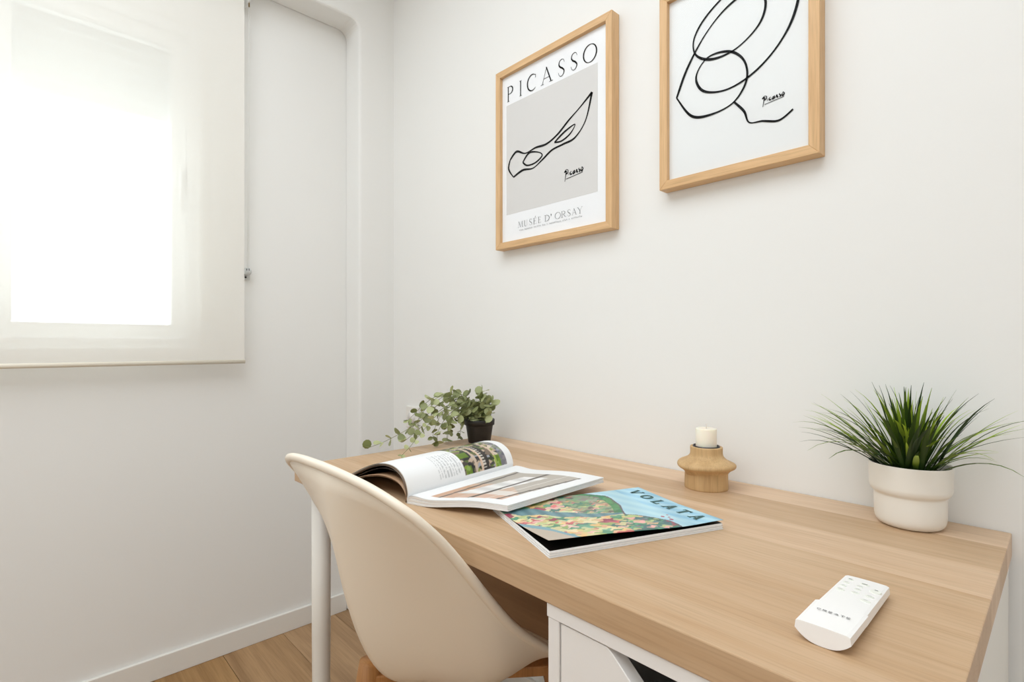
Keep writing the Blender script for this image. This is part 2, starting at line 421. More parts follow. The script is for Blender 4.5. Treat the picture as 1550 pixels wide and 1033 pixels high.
for dy in (-.005, .002): g.tube([(XB + .033, yc + dy, 1.262), (XB + .034, yc + dy, 1.256)], .0012, 6)
g.build('bead', M['dark'], te)

# ------------------------------------------------------------ wall socket
so = thing('wall_socket', 'white wall socket half hidden behind the trailing plant', 'socket', (-1.65, YB, .745))
G().box(-1.69, -1.61, YB - .009, YB, .705, .785).build('cover_plate', M['trim'], so, bevel=.003)
g = G(); g.tube([(-1.65, YB - .0125, .745), (-1.65, YB - .008, .745)], .021, 24); g.build('socket_insert', M['lacquer'], so)

# ------------------------------------------------------------ desk
DX0, DX1, DY0, DY1, DT, DB = -1.218, -.058, .467, 1.063, .734, .699
desk = thing('desk', 'long oak-veneered desk against the white wall with white round legs', 'desk', (DX0, DY0, 0))
G().box(DX0, DX1, DY0, DY1, DB, DT).build('tabletop', M['desk'], desk, bevel=.0015)
for (lx, ly) in [(-1.177, .512), (-1.177, 1.015)]:
    l = G().lathe((lx, ly, 0), [(.0175, 0), (.0178, .01), (.0205, .35), (.0212, DB - .006)], 28).build('leg', M['metal_white'], desk)
    G().lathe((lx, ly, 0), [(.03, DB - .006), (.03, DB)], 24).build('mounting_plate', M['metal_white'], l)
G().box(-1.19, -.436, .918, .934, .30, DB).build('back_panel', M['desk_panel'], desk)  # assumed panel, under-desk shade included in its brown

# cabinet
CX0, CX1, CY0, CY1 = -.434, -.0605, .4695, 1.045
cab = thing('desk_cabinet', 'white cabinet with a cut-out door grip under the right half of the desk', 'cabinet', (CX0, CY0, 0))
T = .0175; ZT = DB - .0005
G().box(CX0 - .0015, CX1 + .0005, CY0, CY1, ZT - .017, ZT).build('top_panel', M['lacquer'], cab, bevel=.0008, seg=1)
G().box(CX0, CX0 + T, CY0 + .001, CY1, 0, ZT - .0172).build('side_panel', M['lacquer'], cab, bevel=.0008, seg=1)
G().box(CX1 - T, CX1, CY0 + .001, CY1, 0, ZT - .0172).build('side_panel', M['cab_side'], cab, bevel=.0008, seg=1)
G().box(CX0 + T, CX1 - T, CY1 - .006, CY1, .02, ZT - .0172).build('rear_panel', M['lacquer'], cab)
G().box(CX0 + T, CX1 - T, CY0 + .03, CY1 - .006, .03, .046).build('bottom_panel', M['lacquer'], cab)
G().box(CX0 + T, CX1 - T, CY0 + .03, CY1 - .006, .36, .375).build('shelf', M['dark'], cab)
g = G(); zd = ZT - .0192; xm = (CX0 + CX1) / 2; hw = .1; dp = .06
xa, xb = CX0 + T + .002, CX1 - T - .002
cut = []
for k in range(25):
    t = -1 + 2 * k / 24
    cut.append((xm + hw * t, zd - dp * (math.cos(t * math.pi / 2) ** 1.15 if abs(t) < 1 else 0)))
pts = [(xa, .03), (xa, zd)] + cut + [(xb, zd), (xb, .03)]
g.prism(pts, 1, CY0 + .002, CY0 + .020)
g.build('door', M['lacquer'], cab, bevel=.0008, seg=1)

# ------------------------------------------------------------ framed pictures
def framed(x0, x1, z0, z1, yf, label, name='framed_picture'):
    t = thing(name, label, 'picture', ((x0 + x1) / 2, YB, z0), 'framed line drawings on the white wall')
    w = .0185
    y1_ = YB - .001
    # four mitred rails with a recessed lip
    for side in range(4):
        g = G()
        if side in (0, 2):
            zo, zi = (z0, z0 + w) if side == 0 else (z1, z1 - w)
            q = lambda y: [(x0, y, zo), (x1, y, zo), (x1 - w, y, zi), (x0 + w, y, zi)]
        else:
            xo, xi = (x0, x0 + w) if side == 1 else (x1, x1 - w)
            q = lambda y: [(xo, y, z0), (xo, y, z1), (xi, y, z1 - w), (xi, y, z0 + w)]
        g.add(q(yf) + q(y1_), [(0, 1, 2, 3), (7, 6, 5, 4), (0, 4, 5, 1), (1, 5, 6, 2), (2, 6, 7, 3), (3, 7, 4, 0)])
        g.build('frame_rail', M['frame'] if side in (0, 2) else M['frame_v'], t, bevel=.0007, seg=1)
    return t, (x0 + w, x1 - w, z0 + w, z1 - w)
YP = 1.045
# --- serif lettering drawn as pen strokes
def arc(cx, cz, rx, rz, a0, a1, n=18): return [(cx + rx * math.cos(R(a0 + (a1 - a0) * i / n)), cz + rz * math.sin(R(a0 + (a1 - a0) * i / n))) for i in range(n + 1)]
def wv(n, a, b): return [a + (b - a) * math.sin(math.pi * i / (n - 1)) for i in range(n)]
TH, TN = .085, .03
def glyph(c):
    s = []
    def stem(x, z0=0, z1=1, w=TH): s.append(([(x, z0), (x, z1)], w))
    def ser(x0, x1, z): s.append(([(x0, z), (x1, z)], TN))
    if c == 'I': stem(.5); ser(.36, .64, .012); ser(.36, .64, .988)
    elif c == 'P':
        stem(.2); ser(.06, .36, .012); ser(.06, .25, .988)
        b = [(.2, .985)] + arc(.45, .74, .37, .245, 90, -90, 18) + [(.2, .495)]; s.append((b, wv(len(b), TN, .1)))
    elif c == 'R':
        stem(.14); ser(0, .3, .012); ser(0, .2, .988)
        b = [(.14, .985)] + arc(.4, .745, .34, .24, 90, -90, 18) + [(.14, .505)]; s.append((b, wv(len(b), TN, .09)))
        s.append(([(.42, .5), (.66, .18), (1.0, .0)], [.05, .09, .03]))
    elif c == 'C':
        b = arc(.56, .5, .52, .515, 48, 312, 30); s.append((b, wv(len(b), .025, .1))); s.append(([(.9, .72), (.93, .97)], [.05, .01]))
    elif c == 'A':
        s.append(([(.12, 0), (.5, 1.02)], TN)); s.append(([(.47, 1.02), (.88, 0)], TH)); s.append(([(.24, .34), (.74, .34)], TN)); ser(.0, .26, .012); ser(.72, 1.03, .012)
    elif c == 'S':
        b = crom([(.86, .78), (.76, .94), (.52, 1.01), (.26, .93), (.17, .74), (.34, .57), (.62, .44), (.83, .26), (.72, .07), (.46, -.01), (.22, .07), (.1, .26)], 5)
        n = len(b); s.append((b, [.025 + .075 * math.exp(-((i / (n - 1) - .5) / .22) ** 2) for i in range(n)]))
    elif c == 'O':
        b = arc(.5, .5, .5, .515, 0, 360, 40); s.append((b, [.03 + .06 * abs(math.cos(R(360 * i / 40 + 12))) for i in range(41)]))
    elif c == 'M':
        s.append(([(.12, 0), (.2, 1)], TN)); s.append(([(.2, 1), (.5, .05)], TH)); s.append(([(.5, .05), (.82, 1)], TN)); s.append(([(.82, 1), (.9, 0)], TH)); ser(0, .24, .012); ser(.76, 1.02, .012); ser(.08, .22, .988); ser(.8, .95, .988)
    elif c == 'U':
        b = [(.2, 1)] + [(.2, .35)] + arc(.5, .33, .3, .33, 180, 360, 14) + [(.8, 1)]; s.append((b, [TH] * (len(b) // 2) + [TN] * (len(b) - len(b) // 2))); ser(.06, .34, .988); ser(.68, .92, .988)
    elif c in 'EÉ':
        stem(.24); ser(.1, .85, .012); ser(.1, .8, .988); s.append(([(.24, .52), (.68, .52)], TN)); s.append(([(.85, 0), (.87, .2)], [.03, .02])); s.append(([(.8, 1), (.8, .83)], [.03, .02])); s.append(([(.68, .62), (.68, .42)], TN))
        if c == 'É': s.append(([(.45, 1.1), (.68, 1.3)], [.03, .08]))
    elif c == 'D':
        stem(.2); b = [(.06, .988)] + arc(.36, .5, .58, .488, 90, -90, 20) + [(.06, .012)]; s.append((b, wv(len(b), TN, .1)))
    elif c == 'Y':
        s.append(([(.08, 1), (.5, .45)], TH)); s.append(([(.92, 1), (.5, .45)], TN)); stem(.5, 0, .46); ser(.34, .66, .012); ser(-.04, .22, .988); ser(.78, 1.04, .988)
    elif c == "'": s.append(([(.5, 1.02), (.42, .72)], [.22, .06]))
    return s
def lettering(g, spec, z, h, y, parent=None):
    for c, x0, x1 in spec:
        if parent is not None: g = G()
        for pts, w in glyph(c):
            k = h
            W_ = [q * k for q in w] if isinstance(w, list) else w * k
            g.ribbon([(x0 + (x1 - x0) * a, z + h * b) for a, b in pts], W_, y)
        if parent is not None: g.build('letter', M['ink'], parent)
SIG = [[(0.02, -.45), (.07, .2), (.1, .55), (.0, .5), (.1, .72), (.2, .6), (.17, .35), (.1, .3)], [(.24, .1), (.26, .35)], [(.38, .42), (.32, .3), (.34, .1), (.41, .16)],
       [(.5, .4), (.45, .2), (.5, .1), (.55, .4), (.55, .12), (.63, .3), (.66, .42), (.68, .15), (.73, .18)], [(.8, .5), (.77, .4), (.84, .22), (.78, .1)], [(.93, .5), (.89, .3), (.93, .12), (.99, .34), (.93, .55)],
       [(.1, -.22), (.98, .0)]]
def signature(g, x, z, w, h, y, t):
    for st in SIG:
        p = crom(st, 5) if len(st) > 2 else st
        n = len(p); g.ribbon([(x + a * w, z + b * h) for a, b in p], [t * (.6 + .8 * math.sin(3 * i) ** 2) for i in range(n)], y)
def inkline(g, pts, w, y, vary=.35, n=10):
    p = crom(pts, n); m = len(p)
    g.ribbon(p, [w * (1 + vary * math.sin(i * .21) * math.sin(i * .047 + 1)) for i in range(m)], y)
# picture one
t1, (a, b, c, d) = framed(-1.164, -.748, 1.289, 1.809, 1.034, 'tall oak-framed poster with serif lettering and a grey panel, left of the two', 'framed_poster')
po = G().box(a - .002, b + .002, YP, YP + .003, c - .002, d + .002).build('poster', M['poster'], t1)
G().box(a - .002, b + .002, YP + .004, YB - .002, c - .002, d + .002).build('backing_board', M['frame'], t1)
G().box(-1.128, -.798, YP - .0004, YP, 1.388, 1.706).build('grey_panel', M['poster_grey'], po)
yk = YP - .0009
g = G(); lettering(g, [('P', -1.126, -1.096), ('I', -1.084, -1.054), ('C', -1.043, -1.007), ('A', -.990, -.947), ('S', -.929, -.902), ('S', -.886, -.859), ('O', -.842, -.801)], 1.716, .043, yk, po)
g = G(); lettering(g, [('M', -1.080, -1.059), ('U', -1.056, -1.040), ('S', -1.036, -1.022), ('É', -1.020, -1.004), ('E', -1.002, -.988), ('D', -.977, -.958), ("'", -.956, -.948), ('O', -.938, -.919), ('R', -.916, -.899), ('S', -.896, -.883), ('A', -.881, -.864), ('Y', -.862, -.845)], 1.3435, .0165, yk)
g.build('museum_lettering', M['ink_grey'], po)
g = G(); x = -1.074
while x < -.85:
    w = rnd.uniform(.002, .004)
    if rnd.random() < .86: g.ribbon([(x, 1.336 + rnd.uniform(-.001, .001)), (x + w, 1.336 + rnd.uniform(-.001, .001))], .003, yk)
    x += w + .0015
g.build('small_lettering', M['ink_light'], po)
g = G()
# plain stand-in drawing: a drifting ribbon of two contour lines with a leaf loop
inkline(g, [(-1.112, 1.545), (-1.085, 1.562), (-1.05, 1.548), (-1.01, 1.553), (-.97, 1.552), (-.93, 1.566), (-.89, 1.592), (-.855, 1.612), (-.815, 1.638)], .0052, yk)
inkline(g, [(-1.098, 1.492), (-1.06, 1.503), (-1.02, 1.499), (-.985, 1.513), (-.95, 1.530), (-.91, 1.535), (-.87, 1.541), (-.835, 1.575), (-.815, 1.638)], .0050, yk)
inkline(g, [(-1.112, 1.545), (-1.118, 1.52), (-1.098, 1.492)], .0044, yk)
inkline(g, [(-1.06, 1.525), (-1.035, 1.545), (-1.0, 1.538), (-.985, 1.525), (-1.01, 1.512), (-1.042, 1.512), (-1.06, 1.525)], .0044, yk)
inkline(g, [(-.94, 1.548), (-.905, 1.566), (-.87, 1.575), (-.885, 1.556), (-.915, 1.545), (-.94, 1.548)], .0042, yk)
g.build('line_drawing', M['ink'], po)
g = G(); signature(g, -.905, 1.447, .062, .026, yk, .0028); g.build('signature', M['ink'], po)
G().add([(a, YP - .003, c), (b, YP - .003, c), (b, YP - .003, d), (a, YP - .003, d)], [(0, 1, 2, 3)]).build('glass', M['picglass'], t1)
# picture two
t2, (a, b, c, d) = framed(-.621, -.303, 1.350, 1.776, 1.034, 'smaller oak-framed picture of a looping black line, right of the two pictures', 'framed_picture')
po = G().box(a - .002, b + .002, YP, YP + .003, c - .002, d + .002).build('poster', M['poster_b'], t2)
G().box(a - .002, b + .002, YP + .004, YB - .002, c - .002, d + .002).build('backing_board', M['frame'], t2)
g = G()
# plain stand-in drawing: one looping line of big soft rings ending in a wave
inkline(g, [(-.585, 1.545), (-.56, 1.60), (-.52, 1.655), (-.475, 1.69), (-.43, 1.70), (-.40, 1.672), (-.41, 1.63), (-.455, 1.60), (-.505, 1.598), (-.54, 1.62), (-.545, 1.655), (-.52, 1.69), (-.47, 1.72), (-.41, 1.735), (-.36, 1.715), (-.34, 1.665),
            (-.352, 1.61), (-.385, 1.565), (-.43, 1.535), (-.48, 1.525), (-.525, 1.54), (-.54, 1.575), (-.515, 1.605), (-.47, 1.60), (-.44, 1.57), (-.435, 1.53), (-.46, 1.495), (-.505, 1.485), (-.55, 1.495), (-.585, 1.545)], .0042, yk)
inkline(g, [(-.46, 1.495), (-.44, 1.47), (-.43, 1.445), (-.405, 1.44), (-.375, 1.432), (-.35, 1.445)], .0036, yk)
g.build('line_drawing', M['ink'], po)
g = G(); signature(g, -.405, 1.474, .04, .017, yk, .0018); g.build('signature', M['ink'], po)
G().add([(a, YP - .003, c), (b, YP - .003, c), (b, YP - .003, d), (a, YP - .003, d)], [(0, 1, 2, 3)]).build('glass', M['picglass'], t2)

# ------------------------------------------------------------ chair
cx, cy = -.778, .352
RIM = [(0, -.012, .826), (.07, -.012, .825), (.135, -.006, .818), (.18, .006, .804), (.204, .03, .779), (.213, .07, .733), (.217, .13, .655), (.215, .185, .592), (.209, .25, .538), (.199, .305, .498), (.178, .34, .476), (.12, .36, .460), (0, .365, .452)]
LOW = [(0.000, 0.035, 0.483), (0.041, 0.090, 0.499), (0.084, 0.136, 0.515), (0.125, 0.160, 0.518), (0.161, 0.179, 0.516), (0.183, 0.193, 0.507), (0.192, 0.211, 0.498), (0.188, 0.236, 0.492), (0.170, 0.263, 0.484), (0.138, 0.282, 0.478), (0.101, 0.302, 0.466), (0.055, 0.322, 0.455), (0.000, 0.335, 0.446)]
MID = [(0.000, 0.098, 0.405), (0.040, 0.112, 0.409), (0.079, 0.128, 0.414), (0.115, 0.142, 0.418), (0.140, 0.161, 0.423), (0.155, 0.181, 0.427), (0.158, 0.203, 0.432), (0.153, 0.225, 0.434), (0.137, 0.250, 0.440), (0.114, 0.272, 0.442), (0.082, 0.285, 0.440), (0.043, 0.295, 0.438), (0.000, 0.300, 0.438)]
def fullring(h):
    p = crom(h, 5); q = [(-a, b_, c_) for a, b_, c_ in p[1:-1]][::-1]
    return [(cx + a, cy + b_, c_) for a, b_, c_ in p + q]
RR, RL, RM = fullring(RIM), fullring(LOW), fullring(MID)
cen = (cx, cy + .22, .4323)
chair = thing('shell_chair', 'cream moulded bucket chair with wooden legs pushed under the desk', 'chair', (cx, cy + .21, 0))
P = []; nt_ = 26
for i in range(nt_ + 1):
    t = i / nt_; row_ = []
    for c_, m_, l_, r_ in zip([cen] * len(RR), RM, RL, RR):
        w0, w1, w2, w3 = (1 - t) ** 3, 3 * t * (1 - t) ** 2, 3 * t * t * (1 - t), t ** 3
        row_.append(tuple(w0 * a + w1 * b_ + w2 * c2 + w3 * d_ for a, b_, c2, d_ in zip(c_, m_, l_, r_)))
    P.append(row_)
g = G(); g.grid(P, True, True)
shell = g.build('shell', M['shell'], chair)
md = shell.modifiers.new('thickness', 'SOLIDIFY'); md.thickness = .005; md.offset = 0
g = G(); pts = RR + RR[:1]
n = len(RR); vs = []; fs = []
for i in range(n):
    p = Vector(RR[i]); t = (Vector(RR[(i + 1) % n]) - Vector(RR[i - 1])).normalized()
    dn = (Vector(P[-1][i]) - Vector(P[-3][i])).normalized(); a = (dn - t * dn.dot(t)).normalized(); b_ = t.cross(a)
    for k in range(12):
        q = 2 * math.pi * k / 12; vs.append(p + a * (.0075 * math.cos(q)) + b_ * (.0062 * math.sin(q)))
for i in range(n):
    for k in range(12): fs.append((i * 12 + k, i * 12 + (k + 1) % 12, ((i + 1) % n) * 12 + (k + 1) % 12, ((i + 1) % n) * 12 + k))
g.add(vs, fs, True); g.build('rolled_rim', M['shell'], chair)
# wooden base: two crossing beams and four splayed legs
zb = .428
g = G()
hub = Vector((cx, cy + .20, 0))
TOPS = {(-1, -1): Vector((-.853, .462, .447)), (1, 1): Vector((-.636, .698, .445)), (1, -1): Vector((-.672, .470, .436)), (-1, 1): Vector((-.920, .698, .445))}
FEET = {(-1, -1): Vector((-.905, .395, 0)), (1, 1): Vector((-.575, .785, 0)), (1, -1): Vector((-.575, .395, 0)), (-1, 1): Vector((-.98, .785, 0))}
for q in ((1, 1), (-1, 1)):
    A_ = TOPS[(-q[0], -q[1])]; B_ = TOPS[q]; A_ = Vector((A_.x, A_.y, 0)); B_ = Vector((B_.x, B_.y, 0))
    d = (B_ - A_).normalized(); nn = Vector((-d.y, d.x, 0)); zz = zb if q[0] > 0 else zb - .0003; ze = .0165
    A_ = A_ + d * .01; B_ = B_ + d * .004
    vs = [A_ + nn * .013, A_ - nn * .013, B_ - nn * .013, B_ + nn * .013]
    hz = [0, 0, ze, ze]; g.add([(v.x, v.y, zz - .018 + h_) for v, h_ in zip(vs, hz)] + [(v.x, v.y, zz + h_) for v, h_ in zip(vs, hz)], [(0, 1, 2, 3), (4, 7, 6, 5), (0, 4, 5, 1), (1, 5, 6, 2), (2, 6, 7, 3), (3, 7, 4, 0)])
g.build('cross_beam', M['beech'], chair, bevel=.002)
for k in TOPS:
    ft, top = FEET[k], TOPS[k]
    g = G(); g.tube([ft, ft.lerp(top, .3), ft.lerp(top, .7), top], [.0115, .0155, .0195, .0205], 16); g.build('leg', M['beech'], chair)
g = G(); g.lathe((cx, cy + .21, .428), [(.07, 0), (.07, .006), (.055, .008)], 24); g.build('seat_mount', M['dark'], chair)

# ------------------------------------------------------------ printed magazines
def printed(name, P, cols, parent, thick=None):
    """grid P[i][j] with colours cols[i][j] (sRGB 0..255 array)"""
    g = G(); g.grid(P, True); o = g.build(name, M['print'], parent)
    at = o.data.color_attributes.new('print', 'FLOAT_COLOR', 'POINT')
    c = np.clip(np.asarray(cols, float).reshape(-1, 3) / 255, 0, 1)
    lin = np.where(c <= .04045, c / 12.92, ((c + .055) / 1.055) ** 2.4)
    at.data.foreach_set('color', np.concatenate([lin, np.ones((len(lin), 1))], 1).astype('f').ravel())
    return o
# painted cover: patches of a flowering hillside under a blue sky
nr = np.random.default_rng(3)
Nc = np.array([-.461, .502]); d1 = np.array([.364, .931]); d1 /= np.linalg.norm(d1); d2 = np.array([-d1[1], d1[0]])
LA, LB, zt = .289, .212, DT + .0095
mag = thing('closed_magazine', 'closed magazine with a painted flowery hillside cover lying near the front edge of the desk', 'magazine', (Nc[0], Nc[1], DT))
def mp(a_, b_, z): q = Nc + d1 * a_ + d2 * b_; return (q[0], q[1], z)
lay = 6
g = G()
for k in range(lay):
    o_ = [0, .0014, .0003, .0018, .0005, .0012][k]; z0, z1 = DT + .0003 + .0015 * k, DT + .0003 + .0015 * (k + 1) - .0001
    q = [(o_, o_), (LA - o_, o_), (LA - o_, LB), (o_, LB)]
    g.add([mp(*p, z0) for p in q] + [mp(*p, z1) for p in q], [(3, 2, 1, 0), (4, 5, 6, 7), (0, 1, 5, 4), (1, 2, 6, 5), (2, 3, 7, 6), (3, 0, 4, 7)])
g.build('page_block', M['paper'], mag)
g = G(); q = [(.0015, .0015), (LA - .0015, .0015), (LA - .0015, LB), (.0015, LB)]
g.add([mp(*p, zt - .0003) for p in q] + [mp(*p, zt) for p in q], [(3, 2, 1, 0), (4, 5, 6, 7), (0, 1, 5, 4), (1, 2, 6, 5), (2, 3, 7, 6), (3, 0, 4, 7)])
g.build('black_first_page', M['black_page'], mag)
na, nb = 210, 156
A_, B_ = np.meshgrid(np.linspace(0, LA, na), np.linspace(0, LB, nb), indexing='ij')
lift = .0135 * np.clip(1 - A_ / .30, 0, 1) ** 1.1 * np.clip(1 - B_ / .16, 0, 1) ** 1.5 + .004 * np.exp(-((LA - A_) / .05) ** 2) * np.clip(1 - B_ / .1, 0, 1)
ret_b = .012 * np.clip(1 - B_ / .1, 0, 1) * np.exp(-((A_ - .09) / .08) ** 2)
Bp = B_ + ret_b * .35
XY = Nc[None, None] + A_[..., None] * d1 + Bp[..., None] * d2
Zc = zt + .0006 + lift
skyb = np.interp(B_, [0, .006, .031, .053, .075, .083, .094, .129, .17, .187, .212], [.212, .214, .215, .202, .186, .172, .176, .193, .201, .2, .17])
col = np.zeros((na, nb, 3))
# wobbling voronoi patches
def voronoi(n, seed, sa=1.0, sb=1.0):
    r_ = np.random.default_rng(seed); pts = r_.random((n, 2)) * [LA, LB]
    wa = A_ + .0025 * np.sin(B_ * 420 + A_ * 130); wb = B_ + .0025 * np.sin(A_ * 380)
    dd = ((wa[..., None] - pts[:, 0]) * sa) ** 2 + ((wb[..., None] - pts[:, 1]) * sb) ** 2
    return dd.argmin(-1), r_
pal_f = np.array([[214, 206, 150], [226, 168, 128], [236, 190, 120], [70, 142, 104], [150, 172, 96], [232, 178, 168], [200, 210, 160], [96, 160, 128], [222, 196, 130], [178, 190, 120], [206, 92, 92], [232, 214, 168], [60, 110, 100], [158, 60, 84]])
pal_g = np.array([[56, 120, 96], [38, 92, 84], [78, 140, 108], [92, 128, 128], [60, 104, 108], [150, 84, 96], [200, 168, 130], [44, 108, 80], [88, 156, 120], [176, 190, 130], [230, 168, 160]])
iv, r_ = voronoi(760, 5, .62, 1.0)
cf = (pal_f * .86 + 28)[r_.integers(0, len(pal_f), 760)][iv] + r_.normal(0, 7, (760, 1))[iv]
cg = pal_g[np.random.default_rng(8).integers(0, len(pal_g), 760)][iv]
mo = nr.random((760, 1)) * 12; cg = cg + mo[iv]
sky = np.array([160, 206, 226]) + 16 * np.sin(B_ * 90 + A_ * 210)[..., None] * [1, .6, .3] + 10 * np.sin(B_ * 33 - A_ * 90)[..., None]
sky = np.where((A_ < .235)[..., None], sky * .6 + np.array([196, 224, 226]) * .4, sky)
col[:] = cf
hill1 = (B_ > .094 + (A_ - .176) * -.3) & (A_ > .11)
col[hill1] = (cf * .5 + cg * .5)[hill1]
hill1e = (skyb - A_ < .016) & (B_ > .09); col[hill1e] = (np.array([70, 138, 98]) + (cf - cf.mean()) * .25)[hill1e]
# dark green right hill
hb = np.interp(A_, [.10, .133, .142, .162, .175], [-.02, .0, .032, .069, .09])
h2 = (B_ < hb) & (A_ > .12); col[h2] = cg[h2]
# grey blue road bands
roadc = np.array([104, 140, 148]); rb = np.interp(A_, [0, .023, .055, .074, .101, .116, .176], [.19, .160, .150, .124, .112, .099, .09])
rw = np.interp(A_, [0, .06, .12, .176], [.02, .017, .011, .003])
rd = np.abs(B_ - rb) < rw; col[rd] = (roadc + 12 * np.sin(A_ * 300)[..., None])[rd]
r2 = np.interp(A_, [0, .012, .027, .044], [.094, .078, .056, .0]); rr_ = np.abs(B_ - r2) < np.interp(A_, [0, .044], [.010, .016]); rr_ &= A_ < .046
col[rr_] = np.array([122, 164, 176]); low = (B_ < r2 - .012) & (A_ < .04); col[low] = np.array([190, 176, 160])
issky = A_ > skyb; col[issky] = sky[issky]
edge = np.abs(A_ - skyb) < .0016; col[edge] = np.array([96, 84, 96])
for (a_, b_, r0) in [(.219, .052, .0028), (.226, .045, .002), (.222, .035, .003), (.214, .022, .0026), (.211, .03, .0022), (.231, .056, .0016)]:
    m_ = (A_ - a_) ** 2 + ((B_ - b_) * .8) ** 2 < r0 ** 2; col[m_] = [168, 52, 84]
Pg = [[(XY[i, j, 0], XY[i, j, 1], Zc[i, j]) for j in range(nb)] for i in range(na)]
cov = printed('cover', Pg, col, mag)
md = cov.modifiers.new('thickness', 'SOLIDIFY'); md.thickness = .0004; md.offset = -1
# title, lying on the cover
def cz(a_, b_):
    lf = .0135 * max(0, 1 - a_ / .30) ** 1.1 * max(0, 1 - b_ / .16) ** 1.5 + .004 * math.exp(-((LA - a_) / .05) ** 2) * max(0, 1 - b_ / .1)
    return zt + .0006 + lf + .0004
def slab(ch):
    T_ = .24
    if ch == 'V': return [([(.08, 1), (.5, .04)], T_), ([(.92, 1), (.5, .04)], .15), ([(-.06, .95), (.3, .95)], .1), ([(.72, .95), (1.06, .95)], .1)]
    if ch == 'O': return [(arc(.5, .5, .4, .4, 0, 360, 28), [.14 + .12 * abs(math.cos(R(360 * i / 28))) for i in range(29)])]
    if ch == 'L': return [([(.3, 0), (.3, 1)], T_), ([(.1, .07), (.9, .07)], .14), ([(.1, .95), (.52, .95)], .1), ([(.88, 0), (.88, .32)], .12)]
    if ch == 'A': return [([(.14, 0), (.5, 1)], .15), ([(.5, 1), (.84, 0)], T_), ([(.26, .3), (.74, .3)], .12), ([(-.04, .05), (.34, .05)], .1), ([(.64, .05), (1.06, .05)], .1)]
    if ch == 'T': return [([(.5, 0), (.5, 1)], T_), ([(.05, .93), (.95, .93)], .14), ([(.28, .05), (.72, .05)], .1), ([(.08, 1), (.08, .75)], .1), ([(.92, 1), (.92, .75)], .1)]
lh, lw = .023, .0195
for k, ch in enumerate('VOLATA'):
    bc = .184 - .0315 * k; g = G()
    for pts, w in slab(ch):
        m_ = len(pts); ws = w if isinstance(w, list) else [w] * m_; vs = []
        for i, (u_, v_) in enumerate(pts):
            u0, v0 = pts[max(i - 1, 0)]; u1, v1 = pts[min(i + 1, m_ - 1)]
            dx, dz = (u1 - u0) * lw, (v1 - v0) * lh; l = math.hypot(dx, dz) or 1; hw_ = ws[i] * .025 / 2
            for sgn in (1, -1):
                b_ = bc - ((u_ - .5) * lw + sgn * -dz / l * hw_); a_ = .2525 + v_ * lh + sgn * dx / l * hw_
                vs.append(mp(a_, b_, cz(a_, b_)))
        g.add(vs, [(2 * i, 2 * i + 1, 2 * i + 3, 2 * i + 2) for i in range(m_ - 1)])
    g.build('letter', M['ink_green'], cov)

# open magazine
QA, QB, QC, QD = [np.array(q) for q in ((-.792, .497), (-.605, .563), (-.608, .815), (-.832, .787))]
mo_ = thing('open_magazine', 'open magazine with its left half curled up and a room photo on the right', 'magazine', (QA[0], QA[1], DT))
def pg(s_, t_): return QA * (1 - s_) * (1 - t_) + QB * s_ * (1 - t_) + QC * s_ * t_ + QD * (1 - s_) * t_
def bottomz(s_, t_):
    # rests on the desk at the left, on the closed magazine towards the near right corner
    q = pg(s_, t_) - Nc; a_, b_ = q @ d1, q @ d2
    base = DT + .0004
    f_ = min(1, max(0, (s_ - .16) / .66)); rise = .0142 * (f_ * f_ * (3 - 2 * f_)) ** .8
    return base + rise
def topz(s_, t_):
    th = .0125
    return bottomz(s_, t_) + th * (1 - .25 * s_) + .003 * math.exp(-((s_ - .1) / .12) ** 2) - .006 * math.exp(-(s_ / .025) ** 2)
ns, nt2 = 110, 120
Sg, Tg = np.meshgrid(np.linspace(0, 1, ns), np.linspace(0, 1, nt2), indexing='ij')
col = np.zeros((ns, nt2, 3)) + [238, 239, 240]
x0 = .2 + 0 * Tg; photo = (Sg > .19) & (Sg < .9 - .06 * (1 - Tg)) & (Tg > .05 + .06 * Sg) & (Tg < .86)
pc = np.zeros((ns, nt2, 3)) + [184, 176, 166]
low = Tg < .3 + .2 * np.sin(Sg * 4); pc[low] = [206, 176, 154]
pc[(Tg < .42 - .2 * Sg) & (Sg < .42)] = [200, 160, 132]
wh = (Sg > .30 + .2 * (Tg - .2)) & (Sg < .56 + .14 * Tg) & (Tg > .2) & (Tg < .74); pc[wh] = (np.array([226, 224, 222]) + 14 * np.sin(Tg * 40 + Sg * 9)[..., None])[wh]
wh2 = (Sg > .60) & (Sg < .8) & (Tg > .18) & (Tg < .3); pc[wh2] = [224, 214, 206]
flr = (Tg < .19) & (Sg > .45); pc[flr] = [212, 176, 156]
for s0, s1, w in ((.28, .225, .013), (.57, .56, .021), (.80, .885, .011)):
    bm_ = np.abs(Sg - (s0 + (s1 - s0) * (Tg - .05) / .78)) < w; pc[bm_] = [94, 86, 80]
th_ = np.abs(Sg - .72 - .05 * Tg) < .005; pc[th_] = [222, 218, 212]
col[photo] = pc[photo]
Pg = [[(*pg(Sg[i, j], Tg[i, j] - .018 * math.sin(math.pi * Sg[i, j]) * (1 - Tg[i, j])), topz(Sg[i, j], Tg[i, j])) for j in range(nt2)] for i in range(ns)]
printed('right_page', Pg, col, mo_)
g = G(); nl = 5
